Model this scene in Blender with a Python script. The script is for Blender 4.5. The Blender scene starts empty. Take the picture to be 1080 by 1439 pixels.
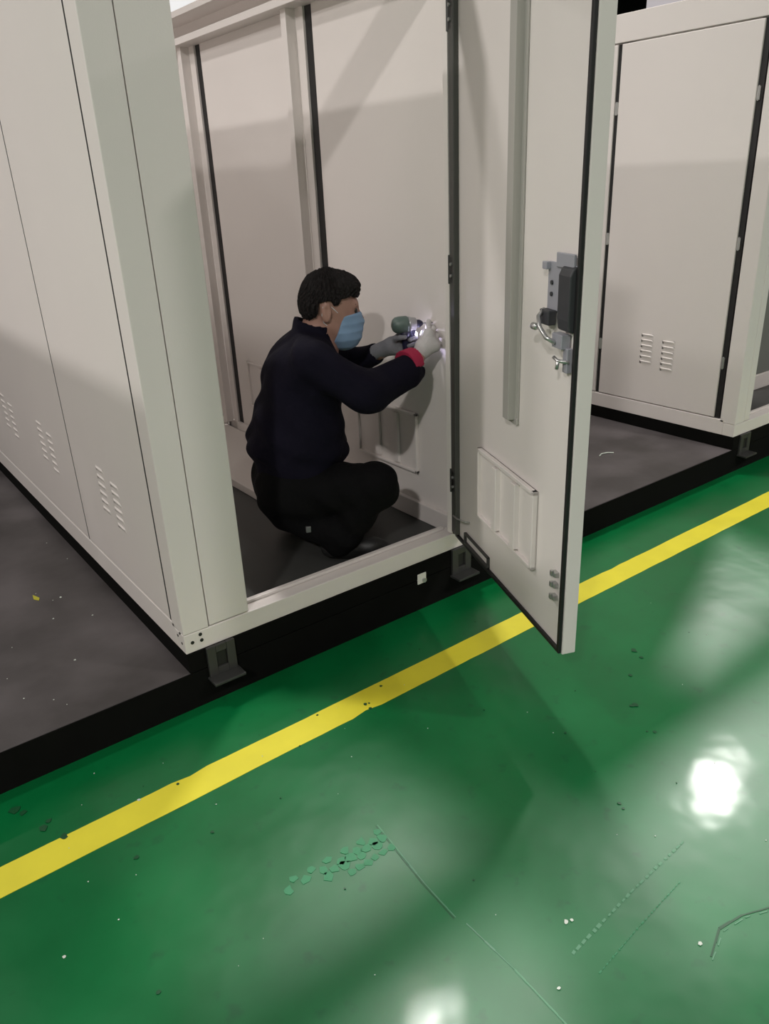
import bpy, bmesh, math, random
import numpy as np
from mathutils import Vector, Matrix

random.seed(7)
C = bpy.context.scene.collection
SC = bpy.context.scene

# ------------------------------------------------------------ camera
cd = bpy.data.cameras.new('camera'); cam = bpy.data.objects.new('camera', cd); C.objects.link(cam)
rt = Vector((0.79528881, -0.60477678, -0.04196139))
up = Vector((0.27148023, 0.29340087, 0.9166321))
fw = Vector((0.5420463, 0.74037894, -0.39752337))
mw = Matrix((rt, up, -fw)).transposed().to_4x4()
mw.translation = Vector((-0.74256, -2.16819, 1.65))
cam.matrix_world = mw
cd.sensor_fit = 'VERTICAL'; cd.sensor_height = 36.0; cd.lens = 1085.41 / 1439 * 36
cd.clip_start = 0.05
SC.camera = cam

# ------------------------------------------------------------ world, exposure
w = bpy.data.worlds.new('world'); SC.world = w; w.use_nodes = True
w.node_tree.nodes['Background'].inputs[0].default_value = (0.80, 0.80, 0.84, 1)
w.node_tree.nodes['Background'].inputs[1].default_value = 0.03
vs = SC.view_settings
vs.view_transform = 'Standard'; vs.look = 'None'; vs.gamma = 1; vs.exposure = 0.0
vs.use_curve_mapping = False

# high bay lamps: regular grid under the roof (x, y, watts)
LAMP_Z = 6.0
LAMPS = [(-7.4, 1.8, 470), (-2.5, 1.8, 110), (2.4, 1.8, 185), (7.4, 1.8, 380),
         (-5.5, -5.2, 500), (-0.6, -5.2, 55), (4.3, -5.2, 235), (9.2, -5.2, 200),
         (-2.5, 8.8, 90), (2.4, 8.8, 120), (7.4, 8.8, 260)]

# ------------------------------------------------------------ materials
def mat(name, col, rough=0.5, metal=0.0, noise=0.0, nscale=8.0, bump=0.0, bscale=60.0, coat=0.0, spec=0.5, emit=None, es=0.0, coat_rough=0.1):
    m = bpy.data.materials.new(name); m.use_nodes = True
    nt = m.node_tree; b = nt.nodes['Principled BSDF']
    b.inputs['Base Color'].default_value = (*col, 1); b.inputs['Roughness'].default_value = rough
    b.inputs['Metallic'].default_value = metal
    b.inputs['Specular IOR Level'].default_value = spec
    b.inputs['Coat Weight'].default_value = coat; b.inputs['Coat Roughness'].default_value = coat_rough
    if emit:
        b.inputs['Emission Color'].default_value = (*emit, 1); b.inputs['Emission Strength'].default_value = es
    tc = nt.nodes.new('ShaderNodeTexCoord')
    if noise:
        n = nt.nodes.new('ShaderNodeTexNoise'); n.inputs['Scale'].default_value = nscale; n.inputs['Detail'].default_value = 5
        nt.links.new(tc.outputs['Object'], n.inputs['Vector'])
        mx = nt.nodes.new('ShaderNodeMix'); mx.data_type = 'RGBA'
        mx.inputs[6].default_value = (*[c * (1 - noise) for c in col], 1)
        mx.inputs[7].default_value = (*[min(1, c * (1 + noise)) for c in col], 1)
        nt.links.new(n.outputs['Fac'], mx.inputs[0]); nt.links.new(mx.outputs[2], b.inputs['Base Color'])
    if bump:
        n2 = nt.nodes.new('ShaderNodeTexNoise'); n2.inputs['Scale'].default_value = bscale; n2.inputs['Detail'].default_value = 3
        nt.links.new(tc.outputs['Object'], n2.inputs['Vector'])
        bp = nt.nodes.new('ShaderNodeBump'); bp.inputs['Strength'].default_value = bump; bp.inputs['Distance'].default_value = 0.01
        nt.links.new(n2.outputs['Fac'], bp.inputs['Height']); nt.links.new(bp.outputs['Normal'], b.inputs['Normal'])
    return m

M = {}
M['paint'] = mat('cabinet_paint', (0.72, 0.67, 0.64), 0.42, noise=0.03, nscale=2.5, bump=0.04, bscale=220)
M['rubber'] = mat('black_rubber', (0.008, 0.008, 0.008), 0.55)
M['skid'] = mat('black_steel', (0.004, 0.004, 0.0035), 0.85, noise=0.3, nscale=12, spec=0.08)
M['foot'] = mat('grey_steel_foot', (0.05, 0.05, 0.048), 0.45, metal=0.3, noise=0.2, nscale=20)
M['inner_floor'] = mat('dark_floor_sheet', (0.045, 0.046, 0.044), 0.5, noise=0.25, nscale=5)
M['galv'] = mat('galvanised_grey', (0.40, 0.385, 0.355), 0.45, metal=0.1)  # stiffener channel grey, darker than the cabinet paint
M['unit_grey'] = mat('unit_grey', (0.16, 0.17, 0.155), 0.5)
M['unit_dark'] = mat('unit_dark', (0.06, 0.065, 0.06), 0.5)
M['hinge_dark'] = mat('olive_grey_rail', (0.055, 0.056, 0.050), 0.5)
M['zinc'] = mat('zinc', (0.50, 0.50, 0.49), 0.3, metal=0.8)
M['lock_grey'] = mat('lock_grey_plate', (0.34, 0.34, 0.38), 0.45, metal=0.2)
M['lock_dark'] = mat('lock_dark_case', (0.035, 0.036, 0.040), 0.5)
M['white_tag'] = mat('white_tag', (0.75, 0.74, 0.68), 0.4)
M['skin'] = mat('skin', (0.36, 0.20, 0.155), 0.5, noise=0.12, nscale=20)
M['hair'] = mat('black_hair', (0.008, 0.006, 0.006), 0.6, bump=0.6, bscale=90, spec=0.2)
M['jacket'] = mat('navy_cloth', (0.0060, 0.0052, 0.0125), 0.85, noise=0.25, nscale=14, bump=0.25, bscale=40, spec=0.12)
M['trousers'] = mat('black_cloth', (0.0030, 0.0030, 0.0034), 0.85, noise=0.2, nscale=14, bump=0.25, bscale=40, spec=0.12)
M['red_cuff'] = mat('red_knit', (0.38, 0.016, 0.06), 0.8)
M['glove'] = mat('white_glove', (0.52, 0.50, 0.49), 0.85, noise=0.08, nscale=40, bump=0.3, bscale=120)
M['glove_grey'] = mat('grey_glove', (0.20, 0.20, 0.22), 0.85, noise=0.1, nscale=40, bump=0.3, bscale=120)
M['mask'] = mat('blue_mask', (0.21, 0.33, 0.49), 0.8, noise=0.06, nscale=30)
M['mask_white'] = mat('white_mask_edge', (0.55, 0.6, 0.62), 0.8)
M['eye'] = mat('dark_eye', (0.02, 0.015, 0.012), 0.2)
M['shoe'] = mat('dark_shoe', (0.010, 0.010, 0.010), 0.5)
M['drill_green'] = mat('drill_green', (0.095, 0.135, 0.120), 0.45)
M['drill_grey'] = mat('drill_metal', (0.42, 0.42, 0.44), 0.3, metal=0.6)
M['drill_dark'] = mat('drill_dark_grip', (0.012, 0.012, 0.04), 0.5)
M['led'] = mat('lit_led', (1, 1, 1), 0.4, emit=(0.85, 0.8, 1.0), es=30)
M['button'] = mat('metal_snap', (0.3, 0.3, 0.3), 0.35, metal=0.8)
M['wall'] = mat('hall_wall_paint', (0.30, 0.29, 0.28), 0.7, noise=0.04, nscale=1)
M['ceiling'] = mat('roof_deck', (0.06, 0.06, 0.065), 0.6, noise=0.05, nscale=1)
M['column'] = mat('dark_column', (0.02, 0.02, 0.02), 0.6)
M['lampshell'] = mat('lamp_shell', (0.25, 0.25, 0.25), 0.4, metal=0.5)
M['lampglass'] = mat('lamp_glass', (1, 1, 1), 0.4, emit=(1, 0.98, 0.94), es=25)
M['pane_dim'] = mat('dim_pane', (0.6, 0.58, 0.58), 0.5, emit=(0.95, 0.88, 0.90), es=0.5)
M['pane'] = mat('daylit_pane', (0.8, 0.8, 0.8), 0.5, emit=(0.95, 0.93, 0.93), es=0.85)  # emission put in as brightness of the far wall
M['scuff'] = mat('pale_scuff', (0.035, 0.215, 0.095), 0.5)
M['scratch'] = mat('pale_scratch', (0.09, 0.25, 0.14), 0.5)
M['darkstain'] = mat('dark_stain', (0.004, 0.065, 0.020), 0.4)
M['chip'] = mat('white_chip', (0.6, 0.65, 0.58), 0.6)
M['yellowmark'] = mat('yellow_mark', (0.45, 0.42, 0.03), 0.6)

def floor_mat():
    m = bpy.data.materials.new('green_epoxy'); m.use_nodes = True
    nt = m.node_tree; b = nt.nodes['Principled BSDF']; L = nt.links
    tc = nt.nodes.new('ShaderNodeTexCoord')
    n = nt.nodes.new('ShaderNodeTexNoise'); n.inputs['Scale'].default_value = 1.7; n.inputs['Detail'].default_value = 6
    n.inputs['Roughness'].default_value = 0.6
    L.new(tc.outputs['Object'], n.inputs['Vector'])
    r = nt.nodes.new('ShaderNodeValToRGB'); e = r.color_ramp.elements
    e[0].position = 0.3; e[0].color = (0.0018, 0.100, 0.025, 1)
    e[1].position = 0.72; e[1].color = (0.0040, 0.160, 0.044, 1)
    L.new(n.outputs['Fac'], r.inputs['Fac'])
    n3 = nt.nodes.new('ShaderNodeTexNoise'); n3.inputs['Scale'].default_value = 14; n3.inputs['Detail'].default_value = 8
    L.new(tc.outputs['Object'], n3.inputs['Vector'])
    mr = nt.nodes.new('ShaderNodeMapRange'); mr.inputs[1].default_value = 0.62; mr.inputs[2].default_value = 0.72
    mr.inputs[3].default_value = 0.0; mr.inputs[4].default_value = 0.35
    L.new(n3.outputs['Fac'], mr.inputs[0])
    mx = nt.nodes.new('ShaderNodeMix'); mx.data_type = 'RGBA'; mx.inputs[7].default_value = (0.004, 0.05, 0.02, 1)
    L.new(mr.outputs[0], mx.inputs[0]); L.new(r.outputs['Color'], mx.inputs[6])
    mr2 = nt.nodes.new('ShaderNodeMapRange'); mr2.inputs[3].default_value = 0.31; mr2.inputs[4].default_value = 0.40
    L.new(n.outputs['Fac'], mr2.inputs[0])
    nt.nodes.remove(b); out = nt.nodes['Material Output']
    df = nt.nodes.new('ShaderNodeBsdfDiffuse'); L.new(mx.outputs[2], df.inputs['Color'])
    g1 = nt.nodes.new('ShaderNodeBsdfGlossy'); g1.distribution = 'BECKMANN'; L.new(mr2.outputs[0], g1.inputs['Roughness'])
    g2 = nt.nodes.new('ShaderNodeBsdfGlossy'); g2.distribution = 'BECKMANN'; g2.inputs['Roughness'].default_value = 0.13
    fr = nt.nodes.new('ShaderNodeFresnel'); fr.inputs['IOR'].default_value = 1.63
    mA = nt.nodes.new('ShaderNodeMixShader'); mB = nt.nodes.new('ShaderNodeMixShader'); mB.inputs[0].default_value = 0.12
    L.new(g1.outputs[0], mB.inputs[1]); L.new(g2.outputs[0], mB.inputs[2])
    L.new(fr.outputs[0], mA.inputs[0]); L.new(df.outputs[0], mA.inputs[1]); L.new(mB.outputs[0], mA.inputs[2]); L.new(mA.outputs[0], out.inputs['Surface'])
    nb = nt.nodes.new('ShaderNodeTexNoise'); nb.inputs['Scale'].default_value = 5; nb.inputs['Detail'].default_value = 2
    L.new(tc.outputs['Object'], nb.inputs['Vector'])
    bp = nt.nodes.new('ShaderNodeBump'); bp.inputs['Strength'].default_value = 0.12; bp.inputs['Distance'].default_value = 0.02
    L.new(nb.outputs['Fac'], bp.inputs['Height']); L.new(bp.outputs['Normal'], g1.inputs['Normal']); L.new(bp.outputs['Normal'], g2.inputs['Normal'])
    return m
M['floor'] = floor_mat()
M['yellow'] = mat('yellow_floor_paint', (0.74, 0.66, 0.035), 0.5, noise=0.12, nscale=7, bump=0.05, bscale=30)

def platform_mat():
    m = mat('dark_steel_plate', (0.060, 0.052, 0.052), 0.5, noise=0.0)
    nt = m.node_tree; b = nt.nodes['Principled BSDF']; L = nt.links
    tc = nt.nodes.new('ShaderNodeTexCoord')
    n = nt.nodes.new('ShaderNodeTexNoise'); n.inputs['Scale'].default_value = 2.6; n.inputs['Detail'].default_value = 7
    L.new(tc.outputs['Object'], n.inputs['Vector'])
    r = nt.nodes.new('ShaderNodeValToRGB'); e = r.color_ramp.elements
    e[0].position = 0.35; e[0].color = (0.040, 0.034, 0.033, 1)
    e[1].position = 0.70; e[1].color = (0.105, 0.092, 0.094, 1)
    L.new(n.outputs['Fac'], r.inputs['Fac']); L.new(r.outputs['Color'], b.inputs['Base Color'])
    return m
M['platform'] = platform_mat()

# ------------------------------------------------------------ helpers
def new_obj(name, me, m=None, parent=None, loc=None):
    o = bpy.data.objects.new(name, me); C.objects.link(o)
    if m and me: me.materials.append(M[m])
    if parent: o.parent = parent
    if loc: o.location = loc
    return o
def tag(o, label=None, cat=None, group=None, kind=None):
    if label: o['label'] = label
    if cat: o['category'] = cat
    if group: o['group'] = group
    if kind: o['kind'] = kind
    return o
def empty(name, loc=(0, 0, 0), rz=0.0, parent=None):
    o = bpy.data.objects.new(name, None); C.objects.link(o); o.location = loc; o.rotation_euler = (0, 0, rz)
    o.empty_display_size = 0.1
    if parent: o.parent = parent
    return o

class MB:
    def __init__(s): s.bm = bmesh.new()
    def box(s, x0, x1, y0, y1, z0, z1, M4=None):
        vs_ = [s.bm.verts.new((x, y, z)) for x in (x0, x1) for y in (y0, y1) for z in (z0, z1)]
        for f in ((0, 1, 3, 2), (4, 6, 7, 5), (0, 4, 5, 1), (2, 3, 7, 6), (0, 2, 6, 4), (1, 5, 7, 3)):
            s.bm.faces.new([vs_[i] for i in f])
        if M4 is not None:
            for v in vs_: v.co = M4 @ v.co
        return s
    def cyl(s, a, b, r, n=16, r2=None):
        a, b = Vector(a), Vector(b); d = (b - a); L = d.length
        if r2 is None: r2 = r
        q = d.to_track_quat('Z', 'Y').to_matrix().to_4x4(); q.translation = (a + b) / 2
        bmesh.ops.create_cone(s.bm, cap_ends=True, segments=n, radius1=r, radius2=r2, depth=L, matrix=q)
        return s
    def lathe(s, axis_a, axis_b, prof, n=24):   # prof: list of (t 0..1, r)
        a, b = Vector(axis_a), Vector(axis_b); d = (b - a)
        q = d.to_track_quat('Z', 'Y').to_matrix(); rings = []
        for t, r in prof:
            c = a + d * t
            rings.append([s.bm.verts.new(c + q @ Vector((r * math.cos(k * 2 * math.pi / n), r * math.sin(k * 2 * math.pi / n), 0))) for k in range(n)])
        for i in range(len(rings) - 1):
            for k in range(n):
                s.bm.faces.new((rings[i][k], rings[i][(k + 1) % n], rings[i + 1][(k + 1) % n], rings[i + 1][k]))
        s.bm.faces.new(rings[0][::-1]); s.bm.faces.new(rings[-1])
        return s
    def tube(s, pts, r, n=8):
        pts = [Vector(p) for p in pts]; rings = []
        for i, p in enumerate(pts):
            d = (pts[min(i + 1, len(pts) - 1)] - pts[max(i - 1, 0)]).normalized()
            u = d.orthogonal().normalized() if i == 0 else (u - d * u.dot(d)).normalized()
            v = d.cross(u)
            rings.append([s.bm.verts.new(p + (u * math.cos(k * 2 * math.pi / n) + v * math.sin(k * 2 * math.pi / n)) * r) for k in range(n)])
        for i in range(len(rings) - 1):
            for k in range(n):
                s.bm.faces.new((rings[i][k], rings[i][(k + 1) % n], rings[i + 1][(k + 1) % n], rings[i + 1][k]))
        s.bm.faces.new(rings[0][::-1]); s.bm.faces.new(rings[-1])
        return s
    def prism(s, poly, z0, z1):      # poly in xy
        lo = [s.bm.verts.new((x, y, z0)) for x, y in poly]; hi = [s.bm.verts.new((x, y, z1)) for x, y in poly]
        n = len(poly); s.bm.faces.new(lo[::-1]); s.bm.faces.new(hi)
        for i in range(n): s.bm.faces.new((lo[i], lo[(i + 1) % n], hi[(i + 1) % n], hi[i]))
        return s
    def prof(s, poly, a0, a1, axis):  # extrude a 2D polygon along an axis: axis 'y' poly=(x,z); 'x' poly=(y,z)
        def P(p, a): return (p[0], a, p[1]) if axis == 'y' else (a, p[0], p[1])
        lo = [s.bm.verts.new(P(p, a0)) for p in poly]; hi = [s.bm.verts.new(P(p, a1)) for p in poly]
        n = len(poly); s.bm.faces.new(lo[::-1]); s.bm.faces.new(hi)
        for i in range(n): s.bm.faces.new((lo[i], lo[(i + 1) % n], hi[(i + 1) % n], hi[i]))
        return s
    def build(s, name, m, parent=None, bevel=0.0, smooth=False, loc=None, seg=2):
        bmesh.ops.recalc_face_normals(s.bm, faces=s.bm.faces)
        me = bpy.data.meshes.new(name); s.bm.to_mesh(me); s.bm.free()
        if smooth: me.polygons.foreach_set('use_smooth', [True] * len(me.polygons))
        o = new_obj(name, me, m, parent, loc)
        if bevel:
            b = o.modifiers.new('bevel', 'BEVEL'); b.width = bevel; b.segments = seg; b.limit_method = 'ANGLE'; b.angle_limit = 0.6
            b.harden_normals = False
        return o

# ------------------------------------------------------------ hall
tag(MB().box(-13, 34, -11, 17, -0.12, 0).build('floor', 'floor'), kind='structure')
FL = bpy.data.objects['floor']
FL['label'] = 'glossy green epoxy hall floor'
tag(MB().box(-13, 34, 17, 17.2, 0, 7.6).build('wall_back', 'wall'), kind='structure')
tag(MB().box(-13, 34, -11.2, -11, 0, 7.6).build('wall_front', 'wall'), kind='structure')
tag(MB().box(-13.2, -13, -11, 17, 0, 7.6).build('wall_left', 'wall'), kind='structure')
tag(MB().box(34, 34.2, -11, 17, 0, 7.6).build('wall_right', 'wall'), kind='structure')
tag(MB().box(-13, 34, -11, 17, 7.6, 7.8).build('ceiling', 'ceiling'), kind='structure')

# yellow line: a painted strip with slightly ragged edges
def strip(y0, y1, x0, x1):
    s = MB(); n = 420; xs = [x0 + (x1 - x0) * i / n for i in range(n + 1)]
    rr = random.Random(3)
    def e(y, sg):
        out = []; k = 0
        for x in xs:
            k = k * 0.6 + rr.uniform(-0.0012, 0.0012)
            nick = 0
            if rr.random() < 0.02: nick = rr.uniform(0.003, 0.011)
            out.append(y + k - sg * nick)
        return out
    top, bot = e(y1, 1), e(y0, -1)
    a = [s.bm.verts.new((x, y, 0.0012)) for x, y in zip(xs, top)]; b = [s.bm.verts.new((x, y, 0.0012)) for x, y in zip(xs, bot)]
    a0 = [s.bm.verts.new((x, y, 0)) for x, y in zip(xs, top)]; b0 = [s.bm.verts.new((x, y, 0)) for x, y in zip(xs, bot)]
    for i in range(n):
        s.bm.faces.new((b[i], b[i + 1], a[i + 1], a[i])); s.bm.faces.new((a[i], a[i + 1], a0[i + 1], a0[i])); s.bm.faces.new((b0[i], b0[i + 1], b[i + 1], b[i]))
    return s.build('yellow_line', 'yellow', FL)
strip(-0.4023, -0.2959, -7, 18)['label'] = 'painted yellow line running along the floor'

# raised dark plinth the cabinets stand on
PZ = 0.14
pl = MB().box(-9, 20, 0, 9, 0, PZ).build('platform', 'platform', bevel=0.004)
tag(pl, 'low dark steel platform with a black front edge under the grey cabinets', 'platform')
MB().box(-9, 20, -0.004, 0.0, 0.0, PZ - 0.002).build('edge_strip', 'skid', pl)

# ------------------------------------------------------------ cabinets
H0 = 0.2154     # underside of the cabinet body
def louvres(yc, face_x, z0, z1, n, parent):
    s = MB(); wd = 0.042; dz = (z1 - z0) / n
    for i in range(n):
        z = z0 + (i + 0.5) * dz
        # half-dome louver: pressed out below, open at the top
        m_ = 6; x = face_x
        for k in range(m_):
            a0 = -1 + 2 * k / m_; a1 = -1 + 2 * (k + 1) / m_
            def hp(a): return 0.0045 * math.sqrt(max(0.0, 1 - a ** 4))
            p = [(x, yc + a0 * wd, z - dz * 0.30), (x, yc + a1 * wd, z - dz * 0.30),
                 (x - hp(a1), yc + a1 * wd, z + dz * 0.15), (x - hp(a0), yc + a0 * wd, z + dz * 0.15)]
            q = [(x, yc + a0 * wd, z + dz * 0.28), (x, yc + a1 * wd, z + dz * 0.28)]
            v = [s.bm.verts.new(c) for c in p]; u = [s.bm.verts.new(c) for c in q]
            s.bm.faces.new(v); s.bm.faces.new((v[3], v[2], u[1], u[0]))
    bmesh.ops.remove_doubles(s.bm, verts=s.bm.verts, dist=1e-5)
    return tag(s.build('louver_vent', 'paint', parent, smooth=False), kind='stuff')

def cabinet(x0, W, D, H, label, doors, xo, near):
    """x0: world x of left face; doors: (y0, y1, [louver centres]) on the left face; xo: left edge of front opening"""
    root = empty('equipment_cabinet', (x0, 0, PZ)); tag(root, label, 'cabinet', 'grey equipment cabinets on the platform')
    Z = lambda z: z - PZ
    def B(name, x_0, x_1, y_0, y_1, z_0, z_1, m='paint', bev=0.0025, parent=None):
        return MB().box(x_0, x_1, y_0, y_1, Z(z_0), Z(z_1)).build(name, m, parent or root, bevel=bev)
    xh = W - 0.152
    P = 0.092
    # skid and feet
    B('base_skid', 0.001, W - 0.02, -0.0045, D - 0.05, PZ, H0, 'skid')
    for fx in (0.118, 1.228):
        if fx > W: continue
        s = MB()
        a = 0.032
        s.box(fx - a - 0.02, fx - a + 0.012, -0.014, 0.0, Z(0.098), Z(H0)); s.box(fx + a - 0.012, fx + a + 0.02, -0.014, 0.0, Z(0.098), Z(H0))
        s.box(fx - a + 0.012, fx + a - 0.012, -0.014, 0.0, Z(0.188), Z(H0)); s.box(fx - a + 0.012, fx + a - 0.012, -0.014, 0.0, Z(0.098), Z(0.128))
        s.box(fx - 0.058, fx + 0.058, -0.062, 0.0, Z(0.090), Z(0.100))
        s.build('foot_bracket', 'foot', root, bevel=0.002)
        MB().box(fx - 0.018, fx + 0.018, -0.006, -0.0005, Z(0.13), Z(0.186)).build('bracket_slot', 'rubber', root)
    # bottom frame
    B('bottom_beam', 0, W, 0, 0.07, H0, 0.286)
    B('bottom_beam', 0.0, 0.06, 0.0705, D, H0, 0.302)
    B('bottom_beam', W - 0.06, W, 0.0705, D, H0, 0.30)
    B('bottom_beam', 0.061, W - 0.061, D - 0.06, D, H0, 0.30)
    # raised lip behind the door gasket
    B('sill_lip', xo, xh - 0.002, 0.052, 0.072, 0.287, 0.299)
    # corner posts
    B('corner_post', 0, P, 0, P, 0.287, H - 0.14, bev=0.004)
    s = MB(); s.box(xh + 0.020, W, 0.016, 0.05, Z(0.287), Z(H - 0.14)); s.box(xh - 0.008, xh + 0.003, 0.0, 0.024, Z(0.29), Z(H - 0.142)); s.box(xh + 0.003, xh + 0.020, 0.016, 0.024, Z(0.29), Z(H - 0.142)); s.build('corner_post', 'paint', root, bevel=0.002)
    B('door_gasket', xh + 0.004, xh + 0.019, 0.004, 0.0155, 0.29, H - 0.145, 'rubber', 0.001)
    B('corner_post', 0, P, D - P, D, 0.303, H - 0.14)
    B('corner_post', W - 0.055, W, D - P, D, 0.303, H - 0.14)
    B('filler_panel', P + 0.003, xo, 0.001, 0.05, 0.290, H - 0.145, bev=0.003)
    # top frame
    B('top_beam', 0, W, 0, 0.08, H - 0.138, H)
    B('top_beam', 0, 0.08, 0.081, D, H - 0.138, H)
    B('top_beam', 0.081, W - 0.081, D - 0.08, D, H - 0.138, H)
    s = MB(); s.box(W - 0.03, W, 0.081, D, Z(H - 0.138), Z(H - 0.02)); s.box(W - 0.155, W - 0.029, 0.081, D - 0.08, Z(H - 0.050), Z(H - 0.022))
    s.box(W - 0.155, W - 0.049, 0.081, D - 0.08, Z(H - 0.168), Z(H - 0.138)); s.box(W - 0.05, W - 0.029, 0.081, D - 0.08, Z(H - 0.140), Z(H - 0.12)); s.build('top_beam', 'paint', root, bevel=0.002)
    # left face doors
    zt = H - 0.145
    for i, (y0, y1, lv) in enumerate(doors):
        d = B('side_door', 0.001, 0.040, y0, y1, 0.307, zt, bev=0.004)
        for yc in lv:
            louvres(yc - 0.073, 0.001, Z(0.512), Z(0.705), 6, d); louvres(yc + 0.073, 0.001, Z(0.535), Z(0.728), 6, d)
        if not near:
            for zz in (0.62, 1.25, 1.95):
                for yy in (y0 - 0.011, y1 + 0.009):
                    if yy > D: continue
                    s = MB(); s.box(0.002, 0.012, yy - 0.008, yy + 0.008, Z(zz - 0.03), Z(zz + 0.03)); s.cyl((0.004, yy, Z(zz - 0.034)), (0.004, yy, Z(zz + 0.034)), 0.0045, 10)
                    s.build('hinge', 'zinc', d, bevel=0.001)
    # dark inner rebate seen through the door gaps
    for yy in ([doors[0][0] - 0.02] + [d_[1] - 0.02 for d_ in doors]):
        B('door_gasket', 0.010, 0.03, yy - 0.01, yy + 0.05, 0.305, zt, 'rubber', 0)
        B('frame_post', 0.042, 0.075, yy - 0.03, yy + 0.07, 0.305, zt, bev=0.002)
    if near:   # black strips filling the door gaps to keep the seams dark
        B('joint_trim', 0.0012, 0.020, P + 0.001, doors[0][0] - 0.001, 0.307, zt, 'rubber', 0)
        B('joint_trim', 0.0012, 0.020, doors[0][1] + 0.001, doors[1][0] - 0.001, 0.307, zt, 'rubber', 0)
    # back panel and floor sheet
    B('back_panel', P + 0.001, W - 0.056, D - 0.03, D - 0.004, 0.303, H - 0.142)
    B('floor_sheet', 0.061, W - 0.061, 0.0735, D - 0.061, 0.217, 0.235, 'inner_floor', 0)
    # right side: doors seen from inside
    xs = W - 0.07
    for (y0, y1) in ((0.075, 0.93), (1.10, 1.985), (2.16, 2.80)):
        d = B('side_door', xs, W - 0.004, y0, y1, 0.305, zt, bev=0.004)
        # vent cover box low on the door
        if y0 < 2: vent_cover_x(d, xs, 0.305 if y0 < 1 else 1.385, Z(0.45), Z(0.72))
        s = MB(); s.box(xs - 0.022, xs - 0.0005, y0 + 0.02, y1 + 0.05, Z(0.236), Z(0.318)); s.build('base_rail', 'paint', root, bevel=0.003)
    for yy, wd in ((0.935, 0.052), (1.990, 0.055)):
        B('door_gasket', xs + 0.006, xs + 0.02, yy, yy + wd, 0.305, zt, 'rubber', 0.002)
        B('door_post', xs - 0.004, xs + 0.018, yy + wd + 0.001, yy + wd + 0.060, 0.305, zt, bev=0.002)
        B('door_post', xs - 0.050, xs - 0.005, yy + wd + 0.061, yy + wd + 0.104, 0.305, zt, bev=0.002)
    return root, B, Z

def vent_cover_x(d, xs, y0, z0, z1):
    """pressed cover with vertical ribs, on a panel whose visible face looks to -x"""
    y1 = y0 + 0.44; s = MB(); t = 0.018
    s.box(xs - 0.006, xs - 0.0005, y0 + 0.006, y1 - 0.006, z0 + 0.006, z1 - 0.006)
    for (a, b, c, e) in ((y0, y1, z0, z0 + 0.012), (y0, y1, z1 - 0.012, z1), (y0, y0 + 0.012, z0, z1), (y1 - 0.012, y1, z0, z1)):
        s.box(xs - t, xs - 0.0005, a, b, c, e)
    for k in (0.33, 0.64):
        yy = y0 + 0.44 * k; s.box(xs - t, xs - 0.001, yy - 0.016, yy + 0.016, z0 + 0.02, z1 - 0.02)
    s.build('vent_cover', 'paint', d, bevel=0.002)

# near cabinet (worker inside)
NC, B, Z = cabinet(0.0, 1.34, 2.90, 2.475,
    'nearest tall grey cabinet, front open, with the crouching worker inside it',
    [(0.104, 0.949, [0.525]), (0.957, 2.80, [1.335, 2.02])], 0.243, True)
# bolt holes at the lower corner
for (x, z) in ((0.027, 0.252), (0.060, 0.249), (0.058, 0.272)):
    MB().cyl((x, -0.0012, Z(z)), (x, 0.002, Z(z)), 0.0065, 12).build('bolt_hole', 'rubber', NC)
for (y, z) in ((0.03, 0.285), (0.022, 0.25), (0.05, 0.268)):
    MB().cyl((-0.0012, y, Z(z)), (0.002, y, Z(z)), 0.005, 12).build('bolt_hole', 'foot', NC)
# white earth tag with bolt on the skid
s = MB(); s.box(0.992, 1.036, -0.008, 0.002, Z(0.120), Z(0.165)); o = s.build('earth_tag', 'white_tag', NC, bevel=0.002); o['label'] = 'small white tag with a bolt'
MB().cyl((1.022, -0.016, Z(0.134)), (1.022, -0.007, Z(0.134)), 0.010, 6).build('bolt_head', 'zinc', o)
# low step along the right inside wall
s = MB(); s.box(0.815, 1.245, 0.80, 2.82, Z(0.236), Z(0.275)); s.build('inner_step', 'paint', NC, bevel=0.003)

# front door, swung open about 69 degrees
th = math.atan2(-0.9293, -0.3694)
FD = empty('front_door', (1.200, -0.010, 0.14), th, NC); FD.location = (1.200, -0.010, 0)
# local: x along the door from hinge, y>0 = outer side when n=(.929,-.369) ; inner face at y=0
L = 0.924; T = 0.045; zb, zt = Z(0.28), Z(2.33)
s = MB()
s.box(0.0, L, 0.0, T, zb, zt)
s.build('door_skin', 'paint', FD, bevel=0.003)
def G(x0, x1, z0, z1, name='gasket', m='rubber', y0=-0.012, y1=-0.0003, bev=0.003):
    return MB().box(x0, x1, y0, y1, z0, z1).build(name, m, FD, bevel=bev)
s = MB()
s.box(L - 0.017, L - 0.003, -0.012, -0.0003, zb + 0.004, zt); s.box(-0.014, -0.001, -0.012, 0.020, zb + 0.004, zt)
s.box(0.016, L - 0.017, -0.012, -0.0003, zb + 0.004, zb + 0.018); s.box(0.016, L - 0.017, -0.012, -0.0003, zt - 0.014, zt)
s.build('gasket', 'rubber', FD, bevel=0.003)
G(0.000, 0.045, zb + 0.02, zt - 0.02, 'hinge_rail', 'hinge_dark', -0.020, -0.0004)
s = MB()   # stiffener channel: hat profile
s.prism([(0.500, -0.0004), (0.500, -0.006), (0.514, -0.006), (0.514, -0.032), (0.556, -0.032), (0.556, -0.006), (0.572, -0.006), (0.572, -0.0004)], Z(0.93), zt - 0.02)
s.box(0.478, 0.572, -0.010, -0.0004, Z(0.915), Z(0.935))
s.build('stiffener_channel', 'galv', FD, bevel=0.0015)
s = MB()   # vent cover
a0, a1, c0, c1, t = 0.268, 0.728, Z(0.478), Z(0.748), 0.020
s.box(a0, a1, -0.007, -0.0004, c0, c1)
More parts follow.
